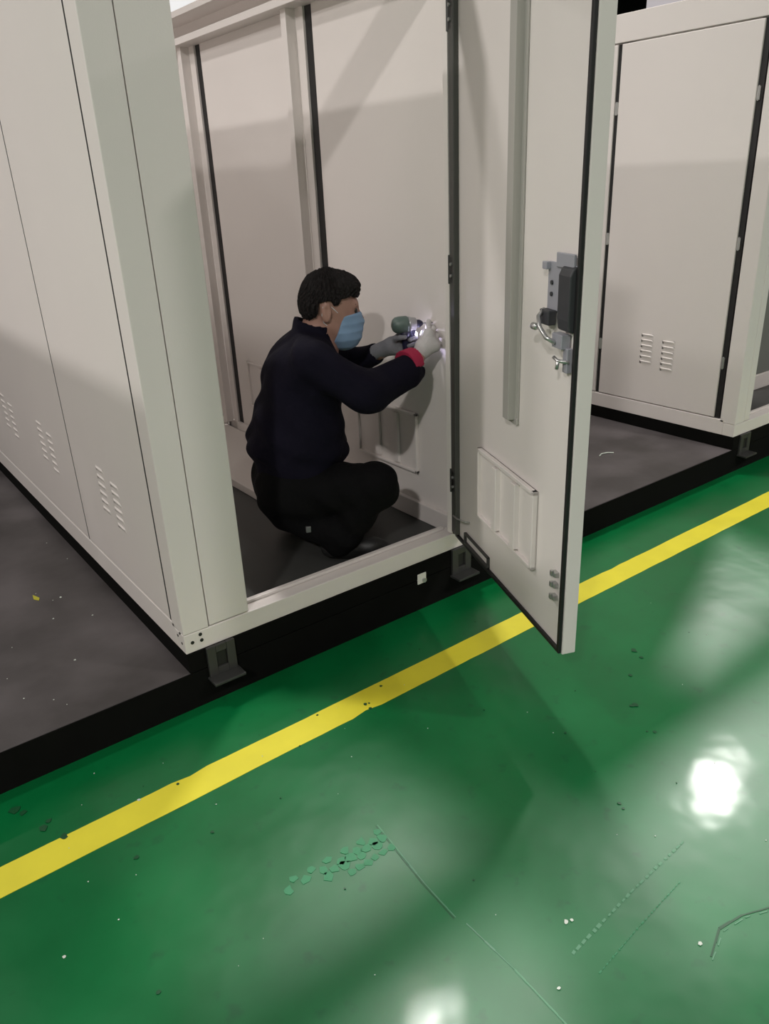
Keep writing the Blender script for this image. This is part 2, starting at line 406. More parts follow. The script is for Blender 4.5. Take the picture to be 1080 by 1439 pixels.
for (p, q, r_, u_) in ((a0, a1, c0, c0 + 0.012), (a0, a1, c1 - 0.014, c1), (a0, a0 + 0.012, c0, c1), (a1 - 0.016, a1, c0, c1)):
    s.box(p, q, -t, -0.0005, r_, u_)
for k in (0.446, 0.600): s.box(k - 0.028, k + 0.006, -t - 0.006, -0.0005, c0 + 0.018, c1 - 0.02)
s.build('vent_cover', 'paint', FD, bevel=0.002)
s = MB()   # slotted bar low on the hinge side
s.box(0.115, 0.355, -0.012, -0.0004, Z(0.298), Z(0.304)); s.box(0.115, 0.355, -0.012, -0.0004, Z(0.338), Z(0.344)); s.box(0.349, 0.355, -0.012, -0.0004, Z(0.298), Z(0.344)); s.box(0.115, 0.121, -0.012, -0.0004, Z(0.298), Z(0.344))
s.build('cable_slot_frame', 'foot', FD, bevel=0.001)
MB().tube([(0.155, -0.002, Z(0.40)), (0.150, -0.02, Z(0.405)), (0.10, -0.035, Z(0.402)), (0.06, -0.035, Z(0.398))], 0.0035).build('door_stay', 'zinc', FD, smooth=True)
# lock
s = MB(); s.box(0.745, 0.90, -0.008, -0.0004, Z(1.300), Z(1.425)); s.box(0.80, 0.895, -0.014, -0.006, Z(1.415), Z(1.452)); s.box(0.735, 0.760, -0.022, -0.006, Z(1.405), Z(1.425))
lp = s.build('lock_plate', 'lock_grey', FD, bevel=0.002)
s = MB(); s.prof([(-0.028, Z(1.29)), (-0.028, Z(1.400)), (-0.020, Z(1.418)), (-0.008, Z(1.424)), (-0.008, Z(1.255)), (-0.024, Z(1.262))], 0.842, 0.906, 'x')
s.build('lock_case', 'lock_dark', FD, bevel=0.004)
s = MB()
for zz in (1.372, 1.342): s.cyl((0.772, -0.012, Z(zz)), (0.772, -0.0075, Z(zz)), 0.006, 10)
s.build('rivets', 'lock_dark', FD)
s = MB(); s.tube([(0.752, -0.02, Z(1.300)), (0.770, -0.045, Z(1.285)), (0.80, -0.055, Z(1.262)), (0.832, -0.05, Z(1.238)), (0.845, -0.03, Z(1.225))], 0.006); s.build('latch_lever', 'zinc', FD, smooth=True)
s = MB(); s.box(0.745, 0.800, -0.030, -0.006, Z(1.262), Z(1.302)); s.build('latch_block', 'lock_dark', FD, bevel=0.003)
s = MB(); s.lathe((0.735, -0.045, Z(1.256)), (0.765, -0.045, Z(1.256)), [(0, 0.005), (0.2, 0.010), (0.8, 0.010), (1, 0.005)], 12); s.build('latch_knob', 'zinc', FD, smooth=True)
s = MB(); s.box(0.825, 0.880, -0.030, -0.004, Z(1.212), Z(1.250)); s.box(0.868, 0.892, -0.018, -0.002, Z(1.150), Z(1.215)); s.build('latch_bracket', 'lock_grey', FD, bevel=0.002)
s = MB(); s.tube([(0.895, -0.012, Z(1.180)), (0.872, -0.034, Z(1.182)), (0.855, -0.038, Z(1.190))], 0.005); s.tube([(0.872, -0.034, Z(1.182)), (0.872, -0.036, Z(1.160))], 0.005); s.build('rod_hook', 'zinc', FD, smooth=True)
for zz in (0.537, 0.500, 0.458):
    s = MB(); s.box(0.858, 0.882, -0.016, -0.0004, Z(zz - 0.008), Z(zz + 0.008)); s.box(0.864, 0.876, -0.024, -0.015, Z(zz - 0.004), Z(zz + 0.014)); s.build('strike_clip', 'zinc', FD, bevel=0.002)
for zz in (0.525, 1.336, 2.12):
    s = MB(); s.box(-0.006, 0.030, -0.020, -0.012, Z(zz - 0.045), Z(zz + 0.045)); s.cyl((-0.006, -0.016, Z(zz - 0.05)), (-0.006, -0.016, Z(zz + 0.05)), 0.008, 12)
    h = s.build('door_hinge', 'foot', FD, bevel=0.001)
s = MB()
for zz in (0.525, 1.336, 2.12):
    for dz in (-0.02, 0.02): s.cyl((0.020, -0.026, Z(zz + dz)), (0.020, -0.0195, Z(zz + dz)), 0.006, 10)
tag(s.build('hinge_screws', 'zinc', FD), kind='stuff')

# right-hand cabinet
RC, _b, _z = cabinet(3.31, 1.34, 2.90, 2.412,
    'second grey cabinet at the right edge, closed louvered door facing the open door',
    [(0.134, 0.950, [0.545]), (0.977, 2.80, [1.35, 2.02])], 0.153, False)
s = empty('inner_unit', (4.24 - 3.31, 0.42, 0.235 - PZ), 0, RC)
MB().box(0, 0.30, 0, 0.75, 0.10, 1.35).build('housing', 'unit_grey', s, bevel=0.006)
MB().box(-0.012, 0.312, -0.012, 0.76, 0.0, 0.10).build('plinth', 'paint', s, bevel=0.004)
for k in range(3): MB().box(-0.006, 0.0, 0.06 + 0.22 * k, 0.22 + 0.22 * k, 0.2, 1.25).build('side_panel', 'unit_dark', s, bevel=0.002)
# left neighbour, outside the frame, only its shadow falls on the near cabinet
cabinet(-3.31, 1.34, 2.90, 2.412,
    'grey cabinet outside the left edge of the photo, next along the platform',
    [(0.104, 0.949, [0.525]), (0.957, 2.80, [1.335, 2.02])], 0.243, False)

# ------------------------------------------------------------ implicit surfaces for the worker
def surf(fn, lo, hi, h):
    lo = np.array(lo, float); n = np.ceil((np.array(hi) - lo) / h).astype(int) + 1
    ax = [lo[i] + h * np.arange(n[i]) for i in range(3)]
    P = np.stack(np.meshgrid(*ax, indexing='ij'), -1).astype(np.float32)
    F = fn(P); S = F < 0
    nc = n - 1; acc = np.zeros((*nc, 3), np.float32); cnt = np.zeros(nc, np.int32)
    quads = []
    idx3 = np.indices(nc).transpose(1, 2, 3, 0)
    for a in range(3):
        b, c = (a + 1) % 3, (a + 2) % 3
        sl0 = [slice(None)] * 3; sl1 = [slice(None)] * 3; sl0[a] = slice(0, -1); sl1[a] = slice(1, None)
        f0, f1 = F[tuple(sl0)], F[tuple(sl1)]; cr = (f0 < 0) != (f1 < 0)
        t = np.where(cr, f0 / np.where(cr, f0 - f1, 1), 0)
        for db in (0, 1):
            for dc in (0, 1):
                s3 = [slice(None)] * 3; s3[b] = slice(db, db + nc[b]); s3[c] = slice(dc, dc + nc[c])
                m = cr[tuple(s3)]; tt = t[tuple(s3)]
                off = np.zeros((*nc, 3), np.float32); off[..., a] = tt; off[..., b] = db; off[..., c] = dc
                acc += off * m[..., None]; cnt += m
        e = np.argwhere(cr)
        e = e[(e[:, b] > 0) & (e[:, c] > 0) & (e[:, b] < n[b] - 1) & (e[:, c] < n[c] - 1)]
        ins = S[tuple(e.T)]
        def cell(db, dc):
            q = e.copy(); q[:, b] -= db; q[:, c] -= dc
            return (q[:, 0] * nc[1] + q[:, 1]) * nc[2] + q[:, 2]
        q = np.stack([cell(1, 1), cell(0, 1), cell(0, 0), cell(1, 0)], 1)
        q[~ins] = q[~ins][:, ::-1]
        quads.append(q)
    quads = np.concatenate(quads); used = np.unique(quads)
    mp = np.full(nc.prod(), -1); mp[used] = np.arange(len(used))
    cell = (idx3 + acc / np.maximum(cnt, 1)[..., None]).reshape(-1, 3)[used]
    V = lo + cell * h
    return V, mp[quads]
def surf_obj(name, fn, lo, hi, h, m, parent, smooth_it=1):
    V, Q = surf(fn, lo, hi, h)
    me = bpy.data.meshes.new(name); me.from_pydata(V.tolist(), [], Q.tolist()); me.update()
    me.polygons.foreach_set('use_smooth', [True] * len(me.polygons))
    o = new_obj(name, me, m, parent)
    if smooth_it:
        md = o.modifiers.new('smooth', 'SMOOTH'); md.iterations = smooth_it; md.factor = 0.5
    return o
V3 = lambda *a: np.array(a, np.float32)
def cone(P, a, b, ra, rb):
    a, b = V3(*a), V3(*b); d = b - a; L2 = float(d @ d)
    t = np.clip(((P - a) @ d) / L2, 0, 1)
    return np.linalg.norm(P - (a + t[..., None] * d), axis=-1) - (ra + (rb - ra) * t)
def ell(P, c, r, rot=None):
    q = P - V3(*c)
    if rot is not None: q = q @ np.array(rot, np.float32)
    r = V3(*r); k = np.linalg.norm(q / r, axis=-1)
    return (k - 1) * float(min(r)) * (0.5 + 0.5) * 1.0
def smin(a, b, k):
    h = np.clip(0.5 + 0.5 * (b - a) / k, 0, 1)
    return b + (a - b) * h - k * h * (1 - h)
def chain(P, pts, k=0.03):
    d = None
    for (a, ra), (b, rb) in zip(pts[:-1], pts[1:]):
        e = cone(P, a, b, ra, rb); d = e if d is None else smin(d, e, k)
    return d
def rotz(a): c, s_ = math.cos(a), math.sin(a); return [[c, -s_, 0], [s_, c, 0], [0, 0, 1]]
def roty(a): c, s_ = math.cos(a), math.sin(a); return [[c, 0, s_], [0, 1, 0], [-s_, 0, c]]

# body frame: x forward (towards the drilled wall), y to his left, z up from the cabinet floor
PE = empty('person', (0.85, 0.38, 0.235), math.atan2(-0.4146, 0.91))
tag(PE, 'crouching person in navy work jacket, black trousers and blue face mask, drilling inside the cabinet', 'person')

SHR, ELR, WRR = (-0.055, -0.185, 0.800), (0.115, -0.265, 0.700), (0.352, -0.105, 0.758)
SHL, ELL, WRL = (-0.02, 0.18, 0.800), (0.165, 0.215, 0.690), (0.262, 0.085, 0.770)
HIPR, KNR, ANR = (-0.165, -0.10, 0.285), (0.130, -0.235, 0.315), (0.000, -0.185, 0.075)
HIPL, KNL, ANL = (-0.165, 0.10, 0.285), (0.135, 0.150, 0.175), (-0.150, 0.13, 0.065)

def f_body(P):
    d = smin(cone(P, (-0.14, 0, 0.33), (-0.09, 0, 0.60), 0.12, 0.12), cone(P, (-0.09, 0, 0.60), (-0.04, 0, 0.78), 0.12, 0.11), 0.05)
    d = smin(d, cone(P, (-0.04, -0.13, 0.80), (-0.04, 0.13, 0.80), 0.055, 0.055), 0.06)
    d = smin(d, cone(P, (-0.035, 0, 0.82), (0.012, 0, 0.94), 0.062, 0.056), 0.05)      # neck
    # head
    h = ell(P, (0.045, 0, 0.995), (0.098, 0.078, 0.096))
    h = smin(h, ell(P, (0.085, 0, 0.925), (0.066, 0.060, 0.098)), 0.04)
    h = smin(h, cone(P, (0.100, -0.012, 0.850), (0.100, 0.012, 0.850), 0.026, 0.026), 0.04)
    h = smin(h, cone(P, (0.035, -0.045, 0.905), (0.085, -0.035, 0.865), 0.022, 0.02), 0.03)
    h = smin(h, cone(P, (0.035, 0.045, 0.905), (0.085, 0.035, 0.865), 0.022, 0.02), 0.03)
    h = smin(h, cone(P, (0.146, 0, 0.962), (0.165, 0, 0.918), 0.010, 0.015), 0.016)    # nose
    h = smin(h, cone(P, (0.140, -0.036, 0.978), (0.143, 0.036, 0.978), 0.012, 0.012), 0.02)  # brow
    for sy in (-1, 1):
        h = -smin(-h, ell(P, (0.158, 0.033 * sy, 0.957), (0.016, 0.018, 0.010)), 0.012)  # eye socket
        e = ell(P, (0.022, 0.080 * sy, 0.962), (0.020, 0.010, 0.038), rotz(0.35 * sy))
        e = -smin(-e, cone(P, (0.026, 0.092 * sy, 0.975), (0.030, 0.092 * sy, 0.950), 0.010, 0.007), 0.006)
        h = smin(h, e, 0.010)
    d = smin(d, h, 0.025)
    for a, b, c in ((SHR, ELR, WRR), (SHL, ELL, WRL)):
        d = smin(d, chain(P, [(a, 0.050), (b, 0.040), (c, 0.027)], 0.03), 0.03)
    for a, b, c in ((HIPR, KNR, ANR), (HIPL, KNL, ANL)):
        d = smin(d, chain(P, [(a, 0.085), (b, 0.055), (c, 0.036)], 0.04), 0.04)
    # wrist into palm
    d = smin(d, cone(P, WRR, (0.392, -0.085, 0.790), 0.026, 0.02), 0.02)
    d = smin(d, cone(P, WRL, (0.300, 0.060, 0.785), 0.026, 0.02), 0.02)
    return d
surf_obj('body', f_body, (-0.34, -0.36, 0.0), (0.46, 0.36, 1.12), 0.0055, 'skin', PE)

def folds(P, amp, fx=55, seed=0.0):
    x, y, z = P[..., 0], P[..., 1], P[..., 2]
    return amp * (np.sin(fx * (z + 0.45 * x) + 3 * np.sin(17 * y + seed) + 2 * np.sin(13 * x)) * 0.6
                  + np.sin(fx * 0.6 * (x - 0.5 * y) + 2.5 * np.sin(21 * z + seed)) * 0.4)
def f_jacket(P):
    def tor(a, b, ra, rb, wa, wb):
        return smin(cone(P, (a[0], -wa, a[1]), (b[0], -wb, b[1]), ra, rb), cone(P, (a[0], wa, a[1]), (b[0], wb, b[1]), ra, rb), 0.05)
    d = tor((-0.125, 0.39), (-0.115, 0.50), 0.165, 0.170, 0.05, 0.05)
    d = smin(d, tor((-0.115, 0.50), (-0.075, 0.72), 0.168, 0.142, 0.05, 0.055), 0.05)
    d = smin(d, tor((-0.075, 0.72), (-0.050, 0.79), 0.135, 0.095, 0.06, 0.07), 0.05)
    d = smin(d, cone(P, (-0.05, -0.150, 0.800), (-0.035, 0.150, 0.800), 0.072, 0.072), 0.06)
    d = smin(d, ell(P, (-0.17, 0, 0.46), (0.155, 0.19, 0.085)), 0.03)     # blouson bulge at the waist
    d = smin(d, cone(P, (0.02, -0.05, 0.42), (0.03, 0.05, 0.42), 0.055, 0.055), 0.04)
    d = smin(d, chain(P, [(SHR, 0.078), (ELR, 0.066), ((0.315, -0.135, 0.742), 0.050)], 0.05), 0.05)
    d = smin(d, cone(P, (0.17, -0.245, 0.672), (0.30, -0.15, 0.715), 0.040, 0.044), 0.05)   # hanging sleeve
    d = smin(d, cone(P, (0.315, -0.135, 0.720), (0.350, -0.112, 0.728), 0.046, 0.040), 0.02) # cuff flare
    d = smin(d, chain(P, [(SHL, 0.075), (ELL, 0.060), ((0.235, 0.120, 0.752), 0.045)], 0.05), 0.05)
    # collar
    c = cone(P, (-0.035, 0, 0.85), (-0.010, 0, 0.915), 0.086, 0.078)
    c = np.maximum(c, (P[..., 2] - 0.30 * (-P[..., 0])) - 0.915)
    d = smin(d, c, 0.025)
    d = d + folds(P, 0.0050)
    # openings: neck, cuffs, hem
    d = np.maximum(d, -cone(P, (-0.022, 0, 0.86), (0.030, 0, 1.02), 0.066, 0.078))
    dR = V3(0.237, 0.155, 0.055); dR /= np.linalg.norm(dR)
    d = np.maximum(d, -cone(P, (0.335, -0.115, 0.751), (0.41, -0.07, 0.78), 0.036, 0.040))
    d = np.maximum(d, -cone(P, (0.245, 0.105, 0.760), (0.30, 0.04, 0.79), 0.033, 0.036))
    d = np.maximum(d, (0.352 + 0.10 * np.maximum(P[..., 0] + 0.05, 0) * 2) - P[..., 2] - 0.03 * np.sin(9 * P[..., 1]) * 0.15)
    return d
surf_obj('jacket', f_jacket, (-0.38, -0.38, 0.32), (0.46, 0.36, 0.98), 0.006, 'jacket', PE)

def f_trousers(P):
    d = smin(cone(P, (-0.165, -0.075, 0.285), (-0.165, 0.075, 0.285), 0.145, 0.145), cone(P, (-0.14, -0.03, 0.38), (-0.14, 0.03, 0.38), 0.13, 0.13), 0.04)
    for a, b, c in ((HIPR, KNR, ANR), (HIPL, KNL, ANL)):
        d = smin(d, chain(P, [(a, 0.118), (b, 0.088)], 0.04), 0.05)
        d = smin(d, cone(P, b, c, 0.086, 0.066), 0.015)
        d = smin(d, cone(P, (b[0] + 0.025, b[1], b[2] + 0.012), (b[0] + 0.03, b[1], b[2] - 0.01), 0.078, 0.078), 0.03)
        d = smin(d, cone(P, (a[0] - 0.02, a[1], a[2] - 0.08), (c[0] - 0.03, c[1], c[2] + 0.04), 0.085, 0.065), 0.03)
    d = d + folds(P, 0.0050, 48, 1.3)
    d = np.maximum(d, 0.028 - P[..., 2]); d = np.maximum(d, P[..., 2] - 0.43)
    return d
surf_obj('trousers', f_trousers, (-0.38, -0.38, 0.01), (0.32, 0.34, 0.46), 0.006, 'trousers', PE)

def f_hair(P):
    x, y, z = P[..., 0], P[..., 1], P[..., 2]
    d = ell(P, (0.045, 0, 1.003), (0.111, 0.091, 0.110))
    d = smin(d, ell(P, (0.110, 0, 1.045), (0.056, 0.066, 0.038)), 0.03)      # fringe volume
    d = smin(d, ell(P, (0.005, 0, 0.975), (0.062, 0.074, 0.060)), 0.03)
    ang = np.arctan2(y, x - 0.04)
    d = d + 0.0026 * np.sin(34 * ang + 20 * z) + 0.0020 * np.sin(61 * ang + 9 * np.sin(40 * z)) + 0.0015 * np.sin(90 * x + 60 * y)
    zl = np.interp(x, [-0.07, -0.035, -0.010, 0.000, 0.045, 0.052, 0.070, 0.085, 0.16], [0.930, 0.932, 0.95, 0.998, 1.002, 0.985, 0.990, 1.012, 1.006])
    zl = zl + 0.004 * np.sin(70 * y + 50 * x) + np.where(np.abs(y) < 0.045, np.where(x < 0, -0.004, -0.0), 0)
    d = np.maximum(d, (zl - z) * 0.8)
    return d
surf_obj('hair', f_hair, (-0.09, -0.11, 0.90), (0.185, 0.11, 1.13), 0.0028, 'hair', PE, 0)

def f_face(P):
    h = ell(P, (0.085, 0, 0.925), (0.066, 0.060, 0.098))
    h = smin(h, cone(P, (0.100, -0.012, 0.850), (0.100, 0.012, 0.850), 0.026, 0.026), 0.04)
    for sy in (-1, 1): h = smin(h, cone(P, (0.035, 0.045 * sy, 0.905), (0.085, 0.035 * sy, 0.865), 0.022, 0.02), 0.03)
    return h
def f_mask(P):
    x, y, z = P[..., 0], P[..., 1], P[..., 2]
    d = f_face(P) - 0.009
    d = smin(d, ell(P, (0.128, 0, 0.895), (0.045, 0.042, 0.062)), 0.03)
    d = smin(d, cone(P, (0.150, 0, 0.935), (0.164, 0, 0.910), 0.010, 0.013), 0.02)
    d = smin(d, ell(P, (0.108, 0, 0.850), (0.046, 0.042, 0.032)), 0.02)
    d = d + 0.0016 * np.abs(np.sin((z - 0.82) * 105))                       # pleats
    edge = 0.090 + 0.16 * (z - 0.945) * 0 + 0.42 * (z - 0.945)
    d = np.maximum(d, (edge - x))                                           # back edge slants down to the jaw
    d = np.maximum(d, z - 0.947 + 0.10 * (x - 0.165) * -0.2)
    return d
mk = surf_obj('face_mask', f_mask, (0.02, -0.09, 0.79), (0.20, 0.09, 0.96), 0.0028, 'mask', PE)
mk['label'] = 'light blue pleated face mask'
for sy in (-1, 1):
    MB().tube([(0.092, 0.062 * sy, 0.940), (0.065, 0.074 * sy, 0.960), (0.035, 0.080 * sy, 0.992), (0.012, 0.082 * sy, 0.985), (0.006, 0.080 * sy, 0.955), (0.012, 0.072 * sy, 0.925), (0.045, 0.064 * sy, 0.895), (0.062, 0.055 * sy, 0.878)], 0.0016, 6).build('ear_loop', 'mask_white', mk, smooth=True)
    e = MB(); bmesh.ops.create_uvsphere(e.bm, u_segments=16, v_segments=10, radius=0.0115, matrix=Matrix.Translation((0.139, 0.033 * sy, 0.957)))
    e.build('eye', 'eye', PE, smooth=True)
    MB().tube([(0.146, 0.018 * sy, 0.981), (0.148, 0.034 * sy, 0.985), (0.138, 0.050 * sy, 0.980)], 0.0035, 6).build('eyebrow', 'hair', PE, smooth=True)

# gloves: palm plus five separate fingers, every finger a bent chain
def glove_fn(wrist, palm, fingers, thumb):
    def f(P):
        d = cone(P, wrist, palm[0], 0.031, 0.034)
        d = smin(d, cone(P, palm[1], palm[2], 0.018, 0.018), 0.02)
        d = smin(d, cone(P, palm[0], palm[1], 0.026, 0.019), 0.02); d = smin(d, cone(P, palm[0], palm[2], 0.026, 0.018), 0.02)
        fd = None
        for pts in fingers + [thumb]:
            e = chain(P, [(p, r) for p, r in zip(pts, (0.0115, 0.0110, 0.0100, 0.0088))], 0.004)
            fd = e if fd is None else np.minimum(fd, e)
        return smin(d, fd, 0.007)
    return f
# right hand at the bit tip, fingers closing round the work piece against the wall
RW = (0.386, -0.086, 0.790)
fR = glove_fn(RW, [(0.392, -0.083, 0.800), (0.418, -0.066, 0.850), (0.436, -0.085, 0.805)],
    [[(0.418, -0.062, 0.850), (0.426, -0.034, 0.878), (0.436, -0.006, 0.886), (0.444, 0.010, 0.880)],
     [(0.427, -0.070, 0.838), (0.444, -0.042, 0.864), (0.450, -0.012, 0.866), (0.446, 0.004, 0.858)],
     [(0.434, -0.078, 0.820), (0.455, -0.052, 0.838), (0.458, -0.024, 0.840), (0.450, -0.010, 0.834)],
     [(0.436, -0.086, 0.803), (0.457, -0.066, 0.812), (0.459, -0.042, 0.816), (0.452, -0.030, 0.812)]],
    [(0.396, -0.070, 0.806), (0.398, -0.044, 0.836), (0.410, -0.026, 0.852), (0.422, -0.016, 0.860)])
g = surf_obj('glove', fR, (0.31, -0.15, 0.71), (0.50, 0.04, 0.92), 0.0025, 'glove', PE)
g['label'] = 'pale glove on the right hand'
# left hand round the drill grip; grip axis near (0.345, 0, 0.80)
LW = (0.240, 0.102, 0.763)
fL = glove_fn(LW, [(0.296, 0.052, 0.792), (0.330, 0.030, 0.826), (0.330, 0.034, 0.775)],
    [[(0.330, 0.030, 0.828), (0.372, 0.022, 0.830), (0.378, -0.012, 0.828), (0.352, -0.028, 0.826)],
     [(0.332, 0.032, 0.812), (0.374, 0.022, 0.808), (0.378, -0.014, 0.806), (0.348, -0.030, 0.804)],
     [(0.332, 0.034, 0.794), (0.372, 0.022, 0.787), (0.376, -0.014, 0.785), (0.344, -0.030, 0.783)],
     [(0.330, 0.034, 0.777), (0.366, 0.024, 0.767), (0.370, -0.010, 0.765), (0.342, -0.026, 0.763)]],
    [(0.300, 0.040, 0.806), (0.306, 0.008, 0.828), (0.316, -0.018, 0.836), (0.332, -0.030, 0.838)])
g = surf_obj('glove', fL, (0.21, -0.05, 0.72), (0.40, 0.13, 0.87), 0.0025, 'glove_grey', PE)
g['label'] = 'grey glove on the left hand'
# red knitted inner cuff and snap buttons on the right sleeve
def f_cuff(P):
    d = cone(P, (0.290, -0.150, 0.752), (0.345, -0.113, 0.766), 0.059, 0.050)
    d = np.maximum(d, -cone(P, (0.30, -0.14, 0.75), (0.37, -0.095, 0.77), 0.032, 0.034))
    d = np.maximum(d, 0.748 - P[..., 2])
    dv = V3(0.82, 0.53, 0.2); dv = dv / np.linalg.norm(dv); t = (P - V3(0.325, -0.126, 0.758)) @ dv
    d = np.maximum(d, np.abs(t) - 0.027)
    return d + 0.0006 * np.sin(P[..., 0] * 900)
c = surf_obj('sleeve_cuff', f_cuff, (0.24, -0.20, 0.69), (0.40, -0.05, 0.83), 0.003, 'red_cuff', PE, 0); c['label'] = 'red turned-back sleeve cuff'
s = MB()
for k, (x, y, z) in enumerate(((0.296, -0.193, 0.716), (0.314, -0.182, 0.718), (0.332, -0.170, 0.722))): s.cyl((x, y, z), (x - 0.001, y - 0.006, z), 0.0042, 10)
s.build('cuff_snaps', 'button', PE)
# shoes
def shoe(a, yaw):
    def f(P):
        d = chain(P, [((a[0] - 0.045, a[1], 0.055), 0.038), ((a[0] + 0.03, a[1], 0.045), 0.040), ((a[0] + 0.125, a[1] - 0.005, 0.034), 0.038), ((a[0] + 0.17, a[1] - 0.005, 0.028), 0.030)], 0.03)
        d = smin(d, cone(P, (a[0] - 0.02, a[1], 0.06), (a[0], a[1], 0.11), 0.04, 0.042), 0.03)
        return np.maximum(d, 0.001 - P[..., 2])
    return f
for a in (ANR, ANL):
    surf_obj('shoe', shoe(a, 0), (a[0] - 0.12, a[1] - 0.08, -0.01), (a[0] + 0.24, a[1] + 0.08, 0.17), 0.005, 'shoe', PE)
# belt keys / small metal bit near the hip
MB().box(-0.137, -0.117, -0.219, -0.205, 0.146, 0.172).build('key_tag', 'button', PE, bevel=0.003)

# ------------------------------------------------------------ cordless drill, held by the worker
DR = empty('cordless_drill', (0.85, 0.38, 0.235), math.atan2(-0.4146, 0.91))
tag(DR, 'small green and dark cordless drill driver with its lamp lit, in gloved hands', 'drill')
AZ = 0.882
MB().lathe((0.288, 0, AZ), (0.352, 0, AZ), [(0, 0.012), (0.06, 0.022), (0.2, 0.030), (0.45, 0.033), (0.9, 0.033), (1, 0.030)], 28).build('motor_housing', 'drill_green', DR, smooth=True)
MB().lathe((0.352, 0, AZ), (0.386, 0, AZ), [(0, 0.027), (0.1, 0.029), (0.35, 0.029), (0.4, 0.026), (0.9, 0.024), (1, 0.020)], 28).build('torque_collar', 'drill_grey', DR, smooth=True)
MB().lathe((0.386, 0, AZ), (0.412, 0, AZ), [(0, 0.015), (0.5, 0.015), (0.8, 0.011), (1, 0.007)], 20).build('chuck', 'drill_dark', DR, smooth=True)
MB().cyl((0.410, 0, AZ), (0.453, 0, AZ), 0.0034, 10).build('drill_bit', 'drill_grey', DR)
s = MB(); s.lathe((0.338, 0, AZ - 0.018), (0.352, 0, 0.748), [(0, 0.022), (0.25, 0.018), (0.6, 0.018), (0.9, 0.020), (1, 0.022)], 20); s.build('grip', 'drill_dark', DR, smooth=True)
s = MB(); s.box(0.322, 0.392, -0.026, 0.026, 0.722, 0.750); s.build('battery_pack', 'drill_dark', DR, bevel=0.006)
s = MB(); s.box(0.352, 0.382, -0.013, 0.013, 0.834, 0.862); s.build('trigger_guard', 'drill_dark', DR, bevel=0.004)
e = MB(); e.lathe((0.378, -0.004, 0.842), (0.388, -0.006, 0.843), [(0, 0.008), (0.6, 0.010), (1, 0.006)], 14); e.build('work_light', 'led', DR, smooth=True)['label'] = 'lit white work light'
ld = bpy.data.lights.new('drill_led', 'SPOT'); ld.energy = 2.5; ld.color = (0.72, 0.66, 1.0); ld.spot_size = 1.9; ld.spot_blend = 0.6; ld.shadow_soft_size = 0.006
lo = bpy.data.objects.new('drill_led', ld); C.objects.link(lo); lo.parent = DR; lo.location = (0.393, -0.024, 0.848)
lo.rotation_euler = Vector((0.8, -0.7, -0.05)).to_track_quat('-Z', 'Y').to_euler()

# ------------------------------------------------------------ hall lamps
for i, (x, y, wts) in enumerate(LAMPS):
    r = empty('high_bay_lamp', (x, y, LAMP_Z))
    tag(r, 'high bay lamp above the photo, %s row, %s' % ({1.8: 'middle', -5.2: 'front', 8.8: 'rear'}[y], ['leftmost', 'second from left', 'third from left', 'rightmost'][sum(x > q for q in (-5, 0, 4.5))] if y < 5 else {-2.5: 'leftmost', 2.4: 'centre', 7.4: 'rightmost'}[x]), 'lamp', 'high bay lamps under the roof')
    MB().lathe((0, 0, 0.02), (0, 0, 0.36), [(0, 0.27), (0.15, 0.27), (0.7, 0.13), (1, 0.08)], 24).build('lamp_shell', 'lampshell', r, smooth=True)
    MB().cyl((0, 0, 0.36), (0, 0, 7.6 - LAMP_Z), 0.012, 8).build('hanging_rod', 'lampshell', r)
    a = bpy.data.lights.new('lamp_light', 'AREA'); a.shape = 'DISK'; a.size = 0.46; a.energy = wts; a.color = (1.0, 0.965, 0.93)
    ao = bpy.data.objects.new('lamp_light', a); C.objects.link(ao); ao.parent = r; ao.location = (0, 0, 0.0)

# ------------------------------------------------------------ background behind the cabinets
o = MB().box(-0.62, 0.62, -0.2, 0.2, 0, 7.6).build('steel_column', 'column', None, bevel=0.01, loc=(24.1, 16.75, 0)); tag(o, 'dark steel column on the far wall, above the right cabinet', 'column')
for (xa, xb, za, zb_) in ((6.9, 9.9, 5.0, 7.0), (25.0, 30.6, 5.6, 7.5)):  # glowing framed panels added for the bright patches on the far wall
    wn = MB().box(xa, xb, 16.93, 16.98, za, zb_).build('window_%d' % (1 if xa < 10 else 2), 'pane' if xa < 10 else 'pane_dim'); tag(wn, kind='structure')
    s = MB(); s.box(xa - 0.08, xb + 0.08, 16.88, 16.99, zb_, zb_ + 0.08); s.box(xa - 0.08, xb + 0.08, 16.88, 16.99, za - 0.08, za)
    s.box(xa - 0.08, xa, 16.88, 16.99, za, zb_); s.box(xb, xb + 0.08, 16.88, 16.99, za, zb_); s.build('window_frame', 'column', wn)

